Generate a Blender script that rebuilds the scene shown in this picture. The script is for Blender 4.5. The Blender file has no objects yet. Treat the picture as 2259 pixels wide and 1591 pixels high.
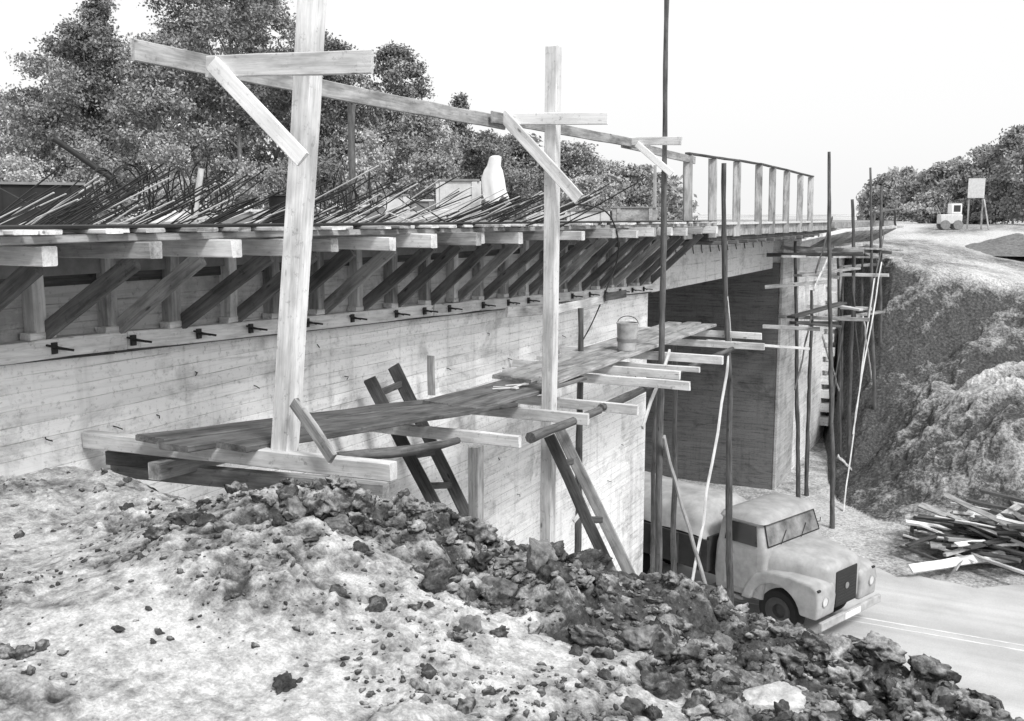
import bpy, math, random, bmesh
import numpy as np
from mathutils import Vector, Matrix, Quaternion, noise as mnoise
random.seed(7); np.random.seed(7)
R=math.radians
col=bpy.context.scene.collection
ROAD=-7.9
# ---------------------------------------------------------------- camera maths (x right of bridge axis, y along bridge, eye at z=0)
YAW=R(27); PIT=R(8.15); FP=2196.0
sp,cp=math.sin(PIT),math.cos(PIT); sy,cy_=math.sin(YAW),math.cos(YAW)
def ray(px,py):
    a=(px-1129.5)/FP; b=(795.5-py)/FP
    f=cp+b*sp; z=-sp+b*cp
    return Vector((-sy*f+cy_*a, cy_*f+sy*a, z))
def onX(px,py,X): r=ray(px,py); return r*(X/r.x)
def onY(px,py,Y): r=ray(px,py); return r*(Y/r.y)
def onZ(px,py,Z): r=ray(px,py); return r*(Z/r.z)
def onD(px,py,D):
    r=ray(px,py); return r*(D/math.hypot(r.x,r.y))
# ---------------------------------------------------------------- tagging
def tag(o,label=None,cat=None,group=None,kind=None):
    if label: o['label']=label
    if cat: o['category']=cat
    if group: o['group']=group
    if kind: o['kind']=kind
    return o
def thing(name,label,cat,loc=(0,0,0),rz=0,group=None):
    o=bpy.data.objects.new(name,None); col.objects.link(o); o.empty_display_size=.1
    o.location=loc; o.rotation_euler=(0,0,rz); return tag(o,label,cat,group)
# ---------------------------------------------------------------- materials
class NT:
    def __init__(s,name):
        s.m=bpy.data.materials.new(name); s.m.use_nodes=True; s.t=s.m.node_tree; s.n=s.t.nodes; s.l=s.t.links
        s.b=s.n['Principled BSDF']
    def N(s,ty,**k):
        n=s.n.new(ty)
        for a,v in k.items(): setattr(n,a,v)
        return n
    def L(s,a,b): s.l.new(a,b)
    def math(s,op,a,b=None,c=None,clamp=False):
        n=s.n.new('ShaderNodeMath'); n.operation=op; n.use_clamp=clamp
        for i,v in enumerate((a,b,c)):
            if v is None: continue
            if isinstance(v,(int,float)): n.inputs[i].default_value=v
            else: s.L(v,n.inputs[i])
        return n.outputs[0]
    def noise(s,vec,scale,detail=6,rough=.6,dist=0):
        n=s.N('ShaderNodeTexNoise'); n.inputs['Scale'].default_value=scale; n.inputs['Detail'].default_value=detail
        n.inputs['Roughness'].default_value=rough; n.inputs['Distortion'].default_value=dist
        s.L(vec,n.inputs['Vector']); return n.outputs['Fac']
    def map(s,vec,sc=(1,1,1),loc=(0,0,0)):
        n=s.N('ShaderNodeMapping'); n.inputs['Scale'].default_value=sc; n.inputs['Location'].default_value=loc
        s.L(vec,n.inputs['Vector']); return n.outputs[0]
    def ramp(s,f,pts):
        n=s.N('ShaderNodeValToRGB'); e=n.color_ramp.elements
        while len(e)<len(pts): e.new(.5)
        for k,(p,v) in enumerate(pts):
            e[k].position=p; e[k].color=(v,v,v,1)
        s.L(f,n.inputs[0]); return n.outputs[0]
    def obj(s): return s.N('ShaderNodeTexCoord').outputs['Object']
    def fin(s,colr,rough=.85,bump=None,bs=.3,bd=.01,spec=.25):
        s.L(colr,s.b.inputs['Base Color']); s.b.inputs['Roughness'].default_value=rough
        s.b.inputs['Specular IOR Level'].default_value=spec
        if bump is not None:
            n=s.N('ShaderNodeBump'); n.inputs['Strength'].default_value=bs; n.inputs['Distance'].default_value=bd
            s.L(bump,n.inputs['Height']); s.L(n.outputs[0],s.b.inputs['Normal'])
        return s.m
def m_wood(name,lo,hi,stain=.5,var=.25):
    t=NT(name); o=t.obj(); rnd=t.N('ShaderNodeObjectInfo').outputs['Random']
    off=t.N('ShaderNodeCombineXYZ'); t.L(t.math('MULTIPLY',rnd,37.0),off.inputs[0]); t.L(t.math('MULTIPLY',rnd,91.0),off.inputs[1])
    add=t.N('ShaderNodeVectorMath',operation='ADD'); t.L(o,add.inputs[0]); t.L(off.outputs[0],add.inputs[1]); v=add.outputs[0]
    g=t.noise(t.map(v,(1.2,22,22)),2.2,8,.65,.6)
    big=t.noise(t.map(v,(1.6,5,5)),1.4,4,.6)
    sp2=t.noise(v,16,5,.75)
    kn=t.N('ShaderNodeTexVoronoi'); kn.inputs['Scale'].default_value=3.2; t.L(t.map(v,(.8,2.5,2.5)),kn.inputs['Vector'])
    c=t.ramp(g,[(.25,lo),(.62,hi)])
    st=t.ramp(big,[(.33,1-stain),(.58,1.0)])
    k=t.ramp(kn.outputs['Distance'],[(.05,.35),(.11,1.0)])
    s2=t.ramp(sp2,[(.30,.55),(.42,1.0)])
    vv=t.math('ADD',1-var/2,t.math('MULTIPLY',rnd,var))
    x=t.math('MULTIPLY',c,st); x=t.math('MULTIPLY',x,k); x=t.math('MULTIPLY',x,vv); x=t.math('MULTIPLY',x,s2)
    return t.fin(x,.8,g,.35,.006)
def m_conc(name,lo,hi,board=.115):
    t=NT(name); o=t.obj(); s=t.N('ShaderNodeSeparateXYZ'); t.L(o,s.inputs[0])
    wob=t.noise(t.map(o,(.25,.25,.25)),1.0,3)
    z=t.math('ADD',s.outputs['Z'],t.math('MULTIPLY',wob,.10))
    zb=t.math('DIVIDE',z,board); fl=t.math('FLOOR',zb); fr=t.math('FRACT',zb)
    wn=t.N('ShaderNodeTexWhiteNoise',noise_dimensions='1D'); t.L(fl,wn.inputs['W'])
    line=t.ramp(t.math('ABSOLUTE',t.math('SUBTRACT',fr,.5)),[(.455,1.0),(.495,.0)])
    lm=t.noise(t.map(o,(1.2,1.2,5)),1.3,3)
    linem=t.math('SUBTRACT',1.0,t.math('MULTIPLY',t.math('SUBTRACT',1.0,line),t.ramp(lm,[(.42,0),(.66,.6)])))
    streak=t.noise(t.map(o,(.8,.8,14)),1.6,8,.7,.5)
    blot=t.noise(t.map(o,(1,1,1.6)),1.3,8,.72,.4)
    fine=t.noise(o,22,6,.7)
    drip=t.noise(t.map(o,(5,5,.35)),1.4,5,.6)
    c=t.ramp(streak,[(.30,lo),(.50,hi)])
    b=t.ramp(blot,[(.36,.66),(.48,1.02)])
    f=t.ramp(fine,[(.32,.62),(.45,1.0)])
    d=t.ramp(drip,[(.3,.82),(.46,1.0)])
    x=t.math('MULTIPLY',c,b); x=t.math('MULTIPLY',x,f); x=t.math('MULTIPLY',x,d); x=t.math('MULTIPLY',x,linem)
    x=t.math('MULTIPLY',x,t.math('ADD',.90,t.math('MULTIPLY',wn.outputs['Value'],.14)))
    h=t.math('ADD',t.math('MULTIPLY',line,.5),t.math('ADD',t.math('MULTIPLY',streak,.5),t.math('MULTIPLY',wn.outputs['Value'],.5)))
    return t.fin(x,.9,h,.5,.012)
def m_plain(name,v,rough=.6,nv=.3,sc=6,metal=0,spec=.3):
    t=NT(name); n=t.noise(t.obj(),sc,6,.65)
    c=t.ramp(n,[(.3,v*(1-nv)),(.65,v)]); t.b.inputs['Metallic'].default_value=metal
    return t.fin(c,rough,n,.15,.004,spec)
WOODW=m_wood('whitened_sawn_wood',.72,.93,.2,.12)  # sky glare on guard arms and braces put into the wood colour
WOOD=m_wood('pale_sawn_wood',.52,.82,.35)
WOODM=m_wood('weathered_wood',.22,.50,.55)
WOODS=m_wood('shaded_form_wood',.09,.22,.5)  # darker wood paints overhang shade on the struts; dark planks share it
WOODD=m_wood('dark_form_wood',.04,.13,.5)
WOODP=m_wood('muddy_plank_wood',.07,.24,.6,.5)
BARK=m_wood('bark_pole_wood',.04,.17,.5,.4)
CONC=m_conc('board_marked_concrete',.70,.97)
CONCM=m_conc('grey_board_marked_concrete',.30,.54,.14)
CONCD=m_conc('shade_toned_board_marked_concrete',.07,.20,.18)  # concrete darkened to paint in the shade under the bridge
BEAMC=m_conc('beam_concrete',.60,.78,.3)
STEEL=m_plain('rusty_steel',.05,.6,.5,20)
IRON=m_plain('dark_iron',.03,.5,.4,20)
LIGHT=m_plain('pale_material',.70,.8,.25,8)
CLOTH=m_plain('white_cloth',.85,.9,.12,10)
MID=m_plain('grey_material',.28,.8,.35,8)
TAR=m_plain('dark_sheet',.03,.7,.4,5)
PAINT=m_plain('pale_truck_paint',.46,.42,.38,3.5,0,.4)
CHROME=m_plain('dull_chrome',.40,.35,.3,9,.5,.5)
GLASS=m_plain('dark_glass',.04,.12,.2,3,0,.6)
WGLASS=m_plain('windscreen_glass',.34,.10,.8,2.6,0,.9)
RUB=m_plain('tyre_rubber',.02,.85,.3,12)
BODY=m_plain('dark_tipper_paint',.07,.6,.4,4)
SAND=m_plain('dull_load_cover',.52,.95,.4,3)
# ---------------------------------------------------------------- mesh builders
def npmesh(name,V,F,mat,parent=None,loc=(0,0,0),smooth=False):
    me=bpy.data.meshes.new(name); V=np.asarray(V,dtype=np.float32); F=np.asarray(F,dtype=np.int32); k=F.shape[1]
    me.vertices.add(len(V)); me.vertices.foreach_set('co',V.ravel())
    me.loops.add(F.size); me.loops.foreach_set('vertex_index',F.ravel())
    me.polygons.add(len(F)); me.polygons.foreach_set('loop_start',np.arange(0,F.size,k,dtype=np.int32))
    me.update(calc_edges=True)
    if smooth: me.polygons.foreach_set('use_smooth',np.ones(len(F),dtype=bool))
    me.materials.append(mat)
    o=bpy.data.objects.new(name,me); col.objects.link(o); o.location=loc
    if parent: o.parent=parent
    return o
class MB:
    def __init__(s): s.v=[]; s.f=[]; s.sm=[]
    def add(s,vs,fs,sm=False):
        n=len(s.v); s.v+= [tuple(v) for v in vs]; s.f+=[tuple(i+n for i in f) for f in fs]; s.sm+=[sm]*len(fs); return s
    def box(s,a,b,M=None):
        x0,y0,z0=a; x1,y1,z1=b
        vs=[Vector(p) for p in ((x0,y0,z0),(x1,y0,z0),(x1,y1,z0),(x0,y1,z0),(x0,y0,z1),(x1,y0,z1),(x1,y1,z1),(x0,y1,z1))]
        if M: vs=[M@v for v in vs]
        return s.add(vs,[(0,3,2,1),(4,5,6,7),(0,1,5,4),(1,2,6,5),(2,3,7,6),(3,0,4,7)])
    def tube(s,pts,rad,n=6,caps=True,sm=True):
        pts=[Vector(p) for p in pts]; m=len(pts)
        if isinstance(rad,(int,float)): rad=[rad]*m
        vs=[]; up=Vector((0,0,1))
        t0=(pts[1]-pts[0]).normalized()
        if abs(t0.z)>.9: up=Vector((1,0,0))
        u=t0.cross(up).normalized()
        for i in range(m):
            t=(pts[min(i+1,m-1)]-pts[max(i-1,0)]).normalized()
            u=(u-t*u.dot(t)).normalized(); w=t.cross(u)
            for k in range(n):
                a=2*math.pi*k/n; vs.append(pts[i]+(u*math.cos(a)+w*math.sin(a))*rad[i])
        fs=[(i*n+k,i*n+(k+1)%n,(i+1)*n+(k+1)%n,(i+1)*n+k) for i in range(m-1) for k in range(n)]
        s.add(vs,fs,sm)
        if caps: s.add(vs[:n][::-1],[tuple(range(n))]); s.add(vs[-n:],[tuple(range(n))])
        return s
    def lathe(s,prof,n=20,axis='z',M=None):
        vs=[]
        for r,h in prof:
            for k in range(n):
                a=2*math.pi*k/n
                p=(r*math.cos(a),r*math.sin(a),h) if axis=='z' else (r*math.cos(a),h,r*math.sin(a))
                vs.append(M@Vector(p) if M else p)
        fs=[(i*n+k,i*n+(k+1)%n,(i+1)*n+(k+1)%n,(i+1)*n+k) for i in range(len(prof)-1) for k in range(n)]
        return s.add(vs,fs,True)
    def prism(s,poly,y0,y1):
        n=len(poly); vs=[(x,y0,z) for x,z in poly]+[(x,y1,z) for x,z in poly]
        fs=[tuple(range(n))[::-1],tuple(range(n,2*n))]+[(i,(i+1)%n,(i+1)%n+n,i+n) for i in range(n)]
        return s.add(vs,fs)
    def loft(s,secs,caps=True,sm=True):
        n=len(secs[0]); vs=[p for q in secs for p in q]
        s.add(vs,[(i*n+k,i*n+(k+1)%n,(i+1)*n+(k+1)%n,(i+1)*n+k) for i in range(len(secs)-1) for k in range(n)],sm)
        if caps: s.add(secs[0][::-1],[tuple(range(n))],sm); s.add(secs[-1],[tuple(range(n))],sm)
        return s
    def build(s,name,mat,parent=None,org=None,bevel=0,seg=2):
        org=Vector(org) if org is not None else Vector((0,0,0))
        me=bpy.data.meshes.new(name); me.from_pydata([tuple(Vector(v)-org) for v in s.v],[],s.f)
        bm=bmesh.new(); bm.from_mesh(me)
        bmesh.ops.remove_doubles(bm,verts=bm.verts,dist=1e-5)
        bmesh.ops.recalc_face_normals(bm,faces=bm.faces)
        bm.to_mesh(me); bm.free()
        me.materials.append(mat)
        if any(s.sm):
            me.polygons.foreach_set('use_smooth',[True]*len(me.polygons)); me.set_sharp_from_angle(angle=R(45))
        o=bpy.data.objects.new(name,me); col.objects.link(o)
        if parent: o.parent=parent
        o.location=org
        if bevel:
            b=o.modifiers.new('bevel','BEVEL'); b.width=bevel; b.segments=seg; b.limit_method='ANGLE'; b.angle_limit=R(35)
            me.polygons.foreach_set('use_smooth',[True]*len(me.polygons)); me.set_sharp_from_angle(angle=R(50))
        return o
    def world(s,name,mat,parent):
        o=s.build(name,mat); o.parent=parent; o.location=-parent.location; return o
def frame(p0,p1,roll=0):
    x=(p1-p0).normalized(); up=Vector((0,0,1)) if abs(x.z)<.95 else Vector((1,0,0))
    y=up.cross(x).normalized(); z=x.cross(y)
    q=Matrix((x,y,z)).transposed().to_quaternion()
    return q@Quaternion((1,0,0),roll)
def _place(me,name,p0,p1,parent,roll):
    o=bpy.data.objects.new(name,me); col.objects.link(o)
    o.rotation_mode='QUATERNION'; o.rotation_quaternion=frame(p0,p1,roll); mid=(p0+p1)/2
    if parent: o.parent=parent; o.location=mid-parent.location
    else: o.location=mid
    return o
def beam(name,p0,p1,w,h,mat,parent=None,roll=0,jit=.004,ch=.006,bow=0):
    p0=Vector(p0); p1=Vector(p1); L=(p1-p0).length; n=max(2,min(10,int(L/.5)+1)); ch=min(ch,w*.2,h*.2)
    vs=[];fs=[]
    for i in range(n+1):
        x=-L/2+L*i/n; dy=random.uniform(-jit,jit); dz=random.uniform(-jit,jit)-bow*(1-(2*i/n-1)**2)
        a,b=w/2,h/2
        for (y,z) in ((-a+ch,-b),(a-ch,-b),(a,-b+ch),(a,b-ch),(a-ch,b),(-a+ch,b),(-a,b-ch),(-a,-b+ch)):
            vs.append((x+(random.uniform(-.006,.006) if i in(0,n) else 0),y+dy,z+dz))
    for i in range(n):
        for k in range(8): fs.append((i*8+k,(i+1)*8+k,(i+1)*8+(k+1)%8,i*8+(k+1)%8)[::-1])
    fs.append(tuple(range(8))[::-1]); fs.append(tuple(range(n*8,n*8+8)))
    me=bpy.data.meshes.new(name); me.from_pydata(vs,[],fs); me.materials.append(mat)
    return _place(me,name,p0,p1,parent,roll)
def pole(name,p0,p1,r0,r1,mat,parent=None,wob=.012):
    p0=Vector(p0); p1=Vector(p1); L=(p1-p0).length; n=max(4,int(L/.3)); m=MB(); pts=[];rr=[]
    y=z=0; ph=random.uniform(0,6); bw_=random.uniform(.3,1)*wob*3
    for i in range(n+1):
        t=i/n; y+=random.uniform(-wob,wob); z+=random.uniform(-wob,wob); y*=.95; z*=.95
        e=math.sin(math.pi*t)**.5 if 0<t<1 else 0
        pts.append((-L/2+L*t,(y+bw_*math.sin(t*5+ph))*e,(z+bw_*math.sin(t*3.4+ph*2))*e)); rr.append((r0+(r1-r0)*t)*random.uniform(.88,1.14))
    m.tube(pts,rr,8)
    me=bpy.data.meshes.new(name); me.from_pydata(m.v,[],m.f); me.materials.append(mat)
    me.polygons.foreach_set('use_smooth',[True]*len(me.polygons)); me.set_sharp_from_angle(angle=R(60))
    return _place(me,name,p0,p1,parent,0)
# ---------------------------------------------------------------- noise in numpy
def hsh(i,j,s):
    n=(i.astype(np.int64)*374761393+j.astype(np.int64)*668265263+s*1442695041)&0x7fffffff
    n=((n^(n>>13))*1274126177)&0x7fffffff; n=(n^(n>>16))&0xffff
    return n/65535.0
def vn(x,y,s):
    i=np.floor(x);j=np.floor(y);u=x-i;v=y-j;u=u*u*u*(u*(6*u-15)+10);v=v*v*v*(v*(6*v-15)+10)
    a=hsh(i,j,s);b=hsh(i+1,j,s);c=hsh(i,j+1,s);d=hsh(i+1,j+1,s)
    return (a*(1-u)+b*u)*(1-v)+(c*(1-u)+d*u)*v
def fbm(x,y,s,o=5,g=.5):
    t=0;a=1;n=0
    for k in range(o):
        t=t+a*(vn(x*2**k+k*7.3,y*2**k+k*3.1,s+k)-.5); n+=a; a*=g
    return t/n*2
def facet(x,y,s,crack=3.0,tilt=.9):
    i0=np.floor(x); j0=np.floor(y); f1=np.full_like(x,9.); f2=np.full_like(x,9.); h=np.zeros_like(x)
    for di in(-1,0,1):
        for dj in(-1,0,1):
            i=i0+di;j=j0+dj
            dx=x-(i+.1+.8*hsh(i,j,s)); dy=y-(j+.1+.8*hsh(i,j,s+1))
            d=np.sqrt(dx*dx+dy*dy)
            hh=hsh(i,j,s+2)**1.5+tilt*((hsh(i,j,s+3)-.5)*dx+(hsh(i,j,s+4)-.5)*dy)
            n=d<f1; f2=np.where(n,f1,np.minimum(f2,d)); h=np.where(n,hh,h); f1=np.where(n,d,f1)
    e=np.clip((f2-f1)*crack,0,1); e=e*(2-e)
    return np.clip(h,0,2)*e*(1-.4*f1*f1)
def sm(t): t=np.clip(t,0,1); return t*t*(3-2*t)
cr=[(-260,985,-1.75),(0,1003,-1.75),(200,1050,-1.8),(300,1090,-1.85),(420,1115,-1.8),(520,1092,-1.6),(640,1080,-1.47),(740,1078,-1.45),(850,1108,-1.52),(950,1124,-1.58),(1060,1196,-1.72),(1200,1228,-1.8),(1380,1274,-1.9),(1500,1306,-1.97),(1600,1334,-2.03),(1700,1370,-2.08),(1800,1402,-2.1),(1870,1420,-2.12),(2000,1493,-2.15),(2120,1552,-2.2),(2259,1608,-2.22)]
cp_=[onZ(*c) for c in cr]
CX=[-400,-17,-9,-7.4]+[p.x for p in cp_]+[1.5,8,400]
CY=[10,10,10,5.2]+[p.y for p in cp_]+[4.5,4.5,4.5]
CZ=[-1.2,-1.2,-1.4,-1.75]+[p.z for p in cp_]+[-2.3,-2.6,-2.6]
o_=np.argsort(CX); CX=np.array(CX)[o_]; CY=np.array(CY)[o_]; CZ=np.array(CZ)[o_]
def hbase(X,Y):
    Yc=np.interp(X,CX,CY); Zc=np.interp(X,CX,CZ)
    t=sm((Y-1.2)/(Yc-1.2)); near=-1.72+(Zc+1.72)*t**1.3
    d=Y-Yc; down=Zc-.85*np.where(d>.35,d-.175,d*d/.7)
    A=np.where(Y<Yc,near,np.maximum(down,ROAD))
    Yt=np.interp(X,[-8,-6.1,-5.4,-4.8,-4.2,-3.2,-1.5,1,10,30],[38,37.2,34,30.6,28.6,27.4,26.6,25.9,25.6,25.3]); Ye=np.interp(X,[-8,-6.1,-5,-4,-1,2,10],[41,40.5,39,38,38.2,39.5,41]); Ze=np.interp(X,[-8,-4,0,10,40],[-.9,-1.5,-2.3,-2.8,-3])
    q=(Y-Yt)/(Ye-Yt); q=np.clip(q+.14*fbm(X*.35-Y*.2,Y*.12,901,3)*sm(q*4)*sm((1.3-q)*3),0,1)
    pa=np.interp(q,[0,.15,.35,.5,.62,.85,.95,1],[0,.07,.24,.36,.48,.82,.97,1])
    pb=np.interp(q,[0,.2,.42,.6,.8,.93,1],[0,.20,.38,.50,.76,.95,1])
    mixx=sm((X+3)/3.5); prof=pa*(1-mixx)+pb*mixx
    B=ROAD+(Ze-ROAD)*prof
    B=np.where(Y>Ye,Ze+(-.45-Ze)*sm((Y-Ye)/45),B)
    return np.maximum(A,B),d,q
def gz(x,y): return float(hbase(np.array([float(x)]),np.array([float(y)]))[0][0])
def axis(segs):
    out=[]
    for a,b,st in segs: out+=list(np.arange(a,b-1e-6,st))
    return out
right=axis([(1.0,14,.09)]); x=14; s=.3
while x<700: right.append(x); s*=1.13; x+=s
x=-7.0; s=.05; left=[]
while x>-700: s*=1.12; x-=s; left.append(x)
GX=np.array(left[::-1]+axis([(-7.0,1.0,.0125)])+right)
ys=axis([(1.6,5.6,.0115),(5.6,8,.05),(8,25,.3),(25,43,.08)]); x=43; s=.2
while x<900: ys.append(x); s*=1.09; x+=s
x=1.6; s=.03; lo=[]
while x>-150: s*=1.2; x-=s; lo.append(x)
GY=np.array(lo[::-1]+ys)
XX,YY=np.meshgrid(GX,GY)
H,DC,Q=hbase(XX,YY)
nearm=sm((8-YY)/1.5)
wx=XX+.09*fbm(XX*4,YY*4,11,5,.55); wy=YY+.09*fbm(XX*4,YY*4,17,5,.55)
belt=sm((DC+ np.interp(XX,[-6.5,-5,-4,-2.5,-1,.5],[.1,.2,.75,1.15,1.6,1.9])+.9*fbm(XX*1.1,YY*1.1,15,5,.6))/1.0)
belt=belt*np.interp(XX,[-6.5,-5.2,-4.4,-3.8,2],[.25,.35,.85,1,1])
patch=sm(.42+2.0*fbm(XX*1.2+3,YY*1.5,77,5,.6))
D=0.05*fbm(XX*1.1,YY*1.1,3,4)
lumps=sm(.5+1.6*fbm(XX*1.7,YY*1.7,33,3))
big=(.07+.09*lumps)*facet(wx*2.3,wy*2.3,21,1.8,1.2)+.07*facet(wx*5.2+3,wy*5.2,31,2.2,1.2)+.030*facet(wx*11,wy*11,41,2.2,1.2)+.012*facet(wx*23,wy*23,43,2.4)-.08
D=D+nearm*belt*(big+.07*fbm(XX*3,YY*3,47,6,.6))
small=.045*facet(wx*3.7+9,wy*3.7,51,2.0,1.2)*patch+.026*facet(wx*8,wy*8,61,2.2,1.2)*(.10+.9*patch)+.012*facet(wx*18,wy*18,63,2.4)*(.3+.7*patch)
D=D+nearm*(1-belt)*(small-.015)
D=D+nearm*(.034*fbm(XX*5,YY*5,71,7,.62)*(.5+.5*np.maximum(belt,patch))+.006*fbm(XX*30,YY*30,91,2))
amp=np.where(Q<1,np.sin(np.clip(Q,0,1)*math.pi)**.45,.22*np.exp(-(YY-36)/30))
wX=XX+.8*fbm(XX*.5,YY*.5,141,5,.6); wY=YY+.8*fbm(XX*.5,YY*.5,151,5,.6)
ac=wX*.79-wY*.61; al=wX*.61+wY*.79
rid=np.abs(fbm(ac*.6,al*.18,161,5,.5))
slp=amp*(.8*fbm(wX*.25,wY*.25,101,6,.5)-1.1*rid+.10*facet(wX*.9,wY*.9,111,1.6,1.2)+.05*facet(wX*2.5,wY*2.5,121,2,1.2)+.03*facet(wX*5.5,wY*5.5,123,2.2)+.06*fbm(XX*4,YY*4,131,3,.5)+.15)
D=np.where(YY>25.5,slp*np.interp(XX,[-7,-5.8,-5],[.15,.4,1]),D)
flat=(H<=ROAD+.02)
D=np.where(flat,-.04+.04*fbm(XX*2,YY*2,7,4,.6),D)
D=np.where((YY>100),D+ 2.0*sm((YY-150)/300),D)
def blur(A,r):
    K=np.cumsum(np.pad(A,((r+1,r),(0,0)),mode='edge'),0); A=(K[2*r+1:]-K[:-2*r-1])/(2*r+1)
    K=np.cumsum(np.pad(A,((0,0),(r+1,r)),mode='edge'),1); return (K[:,2*r+1:]-K[:,:-2*r-1])/(2*r+1)
cav=np.clip((D-blur(D,8))/.022,-1.6,1.2)*nearm*(YY>1.7)  # crevice mask, used to paint shade into hollows and pale the tops
cavf=np.clip((D-blur(D,7))/.12,-1.2,1.2)*(YY>27)*(Q>0)*(YY<43)
H=H+D
moist_shade=.90*belt+.40*belt*fbm(XX*1.2,YY*1.2,203,5,.6)
moist_shade=moist_shade+(1-belt)*(.28*patch+.65*fbm(XX*1.0,YY*1.8,207,6,.62)+.20)*nearm
moist_shade=moist_shade-.28*cav*(.40+.60*np.maximum(belt,patch))  # soil tone darkened in crevices as painted shade
moist_shade=np.where(DC>0.25,.9,moist_shade)
fl_=.24+.6*fbm(XX*.5,YY*.5,209,5,.6)
moist_shade=np.where(flat,fl_,moist_shade)
topm=sm((Q-.9)/.1)
ms=.66+.65*fbm(wX*.22,wY*.3,301,6,.6)+.7*rid+.26*sm((-2.6-XX)/2)-.15*cavf  # bank darker in gullies, with crevice shade painted in
ms=np.where(Q>0,ms*(1-topm)+(.22+1.0*fbm(XX*.25,YY*.12,311,6,.6))*topm,fl_)
moist_shade=np.where(YY>25.5,ms,moist_shade)
pp=sm((1-np.hypot((XX-1.8)/3.0,(YY-29.3)/1.5))*1.5); moist_shade=np.where(YY>26,moist_shade-.62*pp,moist_shade)
nx,ny=len(GX),len(GY)
idx=np.arange(nx*ny).reshape(ny,nx)
F=np.stack([idx[:-1,:-1],idx[:-1,1:],idx[1:,1:],idx[1:,:-1]],-1).reshape(-1,4)
V=np.stack([XX,YY,H],-1).reshape(-1,3)
def soil(name,attr):
    t=NT(name); o=t.obj()
    if attr: at=t.N('ShaderNodeAttribute',attribute_name='moist_shade').outputs['Fac']
    else:
        rnd=t.N('ShaderNodeNewGeometry').outputs['Random Per Island']; at=t.math('ADD',.42,t.math('MULTIPLY',rnd,.55))
    n1=t.noise(o,2.6,8,.66,.4); n2=t.noise(o,13,8,.72); n3=t.noise(o,75,5,.7)
    geo=t.N('ShaderNodeNewGeometry'); sn=t.N('ShaderNodeSeparateXYZ'); t.L(geo.outputs['Normal'],sn.inputs[0])
    dry=t.ramp(n2,[(.30,.28),(.46,.52),(.62,.76)])
    wet_shade=t.ramp(n2,[(.32,.03),(.5,.085),(.70,.20)])  # dark tone for wet soil and for the painted crevice shade
    f=t.math('ADD',at,t.math('MULTIPLY',t.math('SUBTRACT',n1,.5),1.3))
    steep=t.math('SUBTRACT',1.0,sn.outputs['Z']); f=t.math('ADD',f,t.math('MULTIPLY',steep,.40 if attr else .45))
    f=t.math('ADD',f,t.math('MULTIPLY',t.math('SUBTRACT',n2,.5),-.8))
    f=t.ramp(f,[(.12,0),(.92,1)])
    mx=t.N('ShaderNodeMix',data_type='FLOAT'); t.L(f,mx.inputs[0]); t.L(dry,mx.inputs[2]); t.L(wet_shade,mx.inputs[3])
    c=t.math('MULTIPLY',mx.outputs[0],t.ramp(n3,[(.3,.6),(.6,1.05)]))
    hh=t.math('ADD',n2,t.math('MULTIPLY',n3,.4))
    return t.fin(c,.95,hh,.9,.018,.1)
SOIL=soil('bare_soil',True); CLOD=soil('broken_clod_soil',False)
g=npmesh('ground',V,F,SOIL,smooth=True); tag(g,kind='structure')
a=g.data.attributes.new('moist_shade','FLOAT','POINT'); a.data.foreach_set('value',moist_shade.ravel().astype(np.float32))
def cell(x,y): return min(len(GY)-1,int(np.searchsorted(GY,y))),min(len(GX)-1,int(np.searchsorted(GX,x)))
def top(x,y): return float(H[cell(x,y)])
# ---------------------------------------------------------------- road
t=NT('dusty_asphalt'); o=t.obj()
n=t.noise(t.map(o,(.06,1.1,1)),1.2,5,.5,.2); n2=t.noise(o,40,4,.7); n4=t.noise(o,.7,6,.65)
c=t.math('MULTIPLY',t.ramp(n,[(.3,.48),(.65,.68)]),t.ramp(n2,[(.3,.82),(.6,1.0)])); c=t.math('MULTIPLY',c,t.ramp(n4,[(.3,.80),(.6,1.0)]))
ASPH=t.fin(c,.6,n2,.2,.004)
rv=[];NR=300
for i in range(NR+1):
    x=-60+i*.4; rv+= [(x,16.2,ROAD+.03),(x,23.1+.28*math.sin(x*1.3)+.18*math.sin(x*3.7)+.1*math.sin(x*7.1),ROAD+.03)]
rf=[(2*i,2*i+2,2*i+3,2*i+1) for i in range(NR)]
road=MB().add(rv,rf).build('road',ASPH); tag(road,kind='structure')
t=NT('worn_road_paint'); o=t.obj(); n=t.noise(t.map(o,(1,3,1)),2.5,6,.7)
LINE=t.fin(t.ramp(n,[(.42,.58),(.60,.82)]),.7,n,.1)
for y in (19.72,19.98):
    MB().box((-60,y-.025,ROAD+.031),(60,y+.025,ROAD+.035)).build('road_marking',LINE,road)
# ---------------------------------------------------------------- bridge
XW=-6.1
br=thing('road_bridge','unfinished concrete road bridge with board marked walls over the road','bridge',(XW,17.5,ROAD))
def _bb(name,a,b,mat): return MB().box(a,b).world(name,mat,br)
_bb('near_abutment_wall',(-17.5,-8,ROAD-1.2),(XW,17.5,-.40),CONC)
_bb('far_abutment_wall',(-17.5,28.9,ROAD-1.2),(XW,47,-.40),CONC)
_bb('abutment_face_shade',(-17.45,28.85,ROAD-1.0),(-6.13,28.897,-1.27),CONCD)  # thin dark panel standing in for shade on the inner face
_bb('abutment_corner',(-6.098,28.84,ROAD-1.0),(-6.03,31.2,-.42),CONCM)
_bb('girder',(-6.5,17.45,-1.37),(XW+.02,27.7,-.55),BEAMC)
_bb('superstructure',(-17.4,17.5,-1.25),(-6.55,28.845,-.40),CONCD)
_bb('deck_slab',(-18.2,-8,-.40),(-6.0,47,-.10),MID)
_bb('abutment_end_face',(-17.3,17.505,ROAD-1),(-6.15,17.53,-1.3),CONCD)
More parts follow.
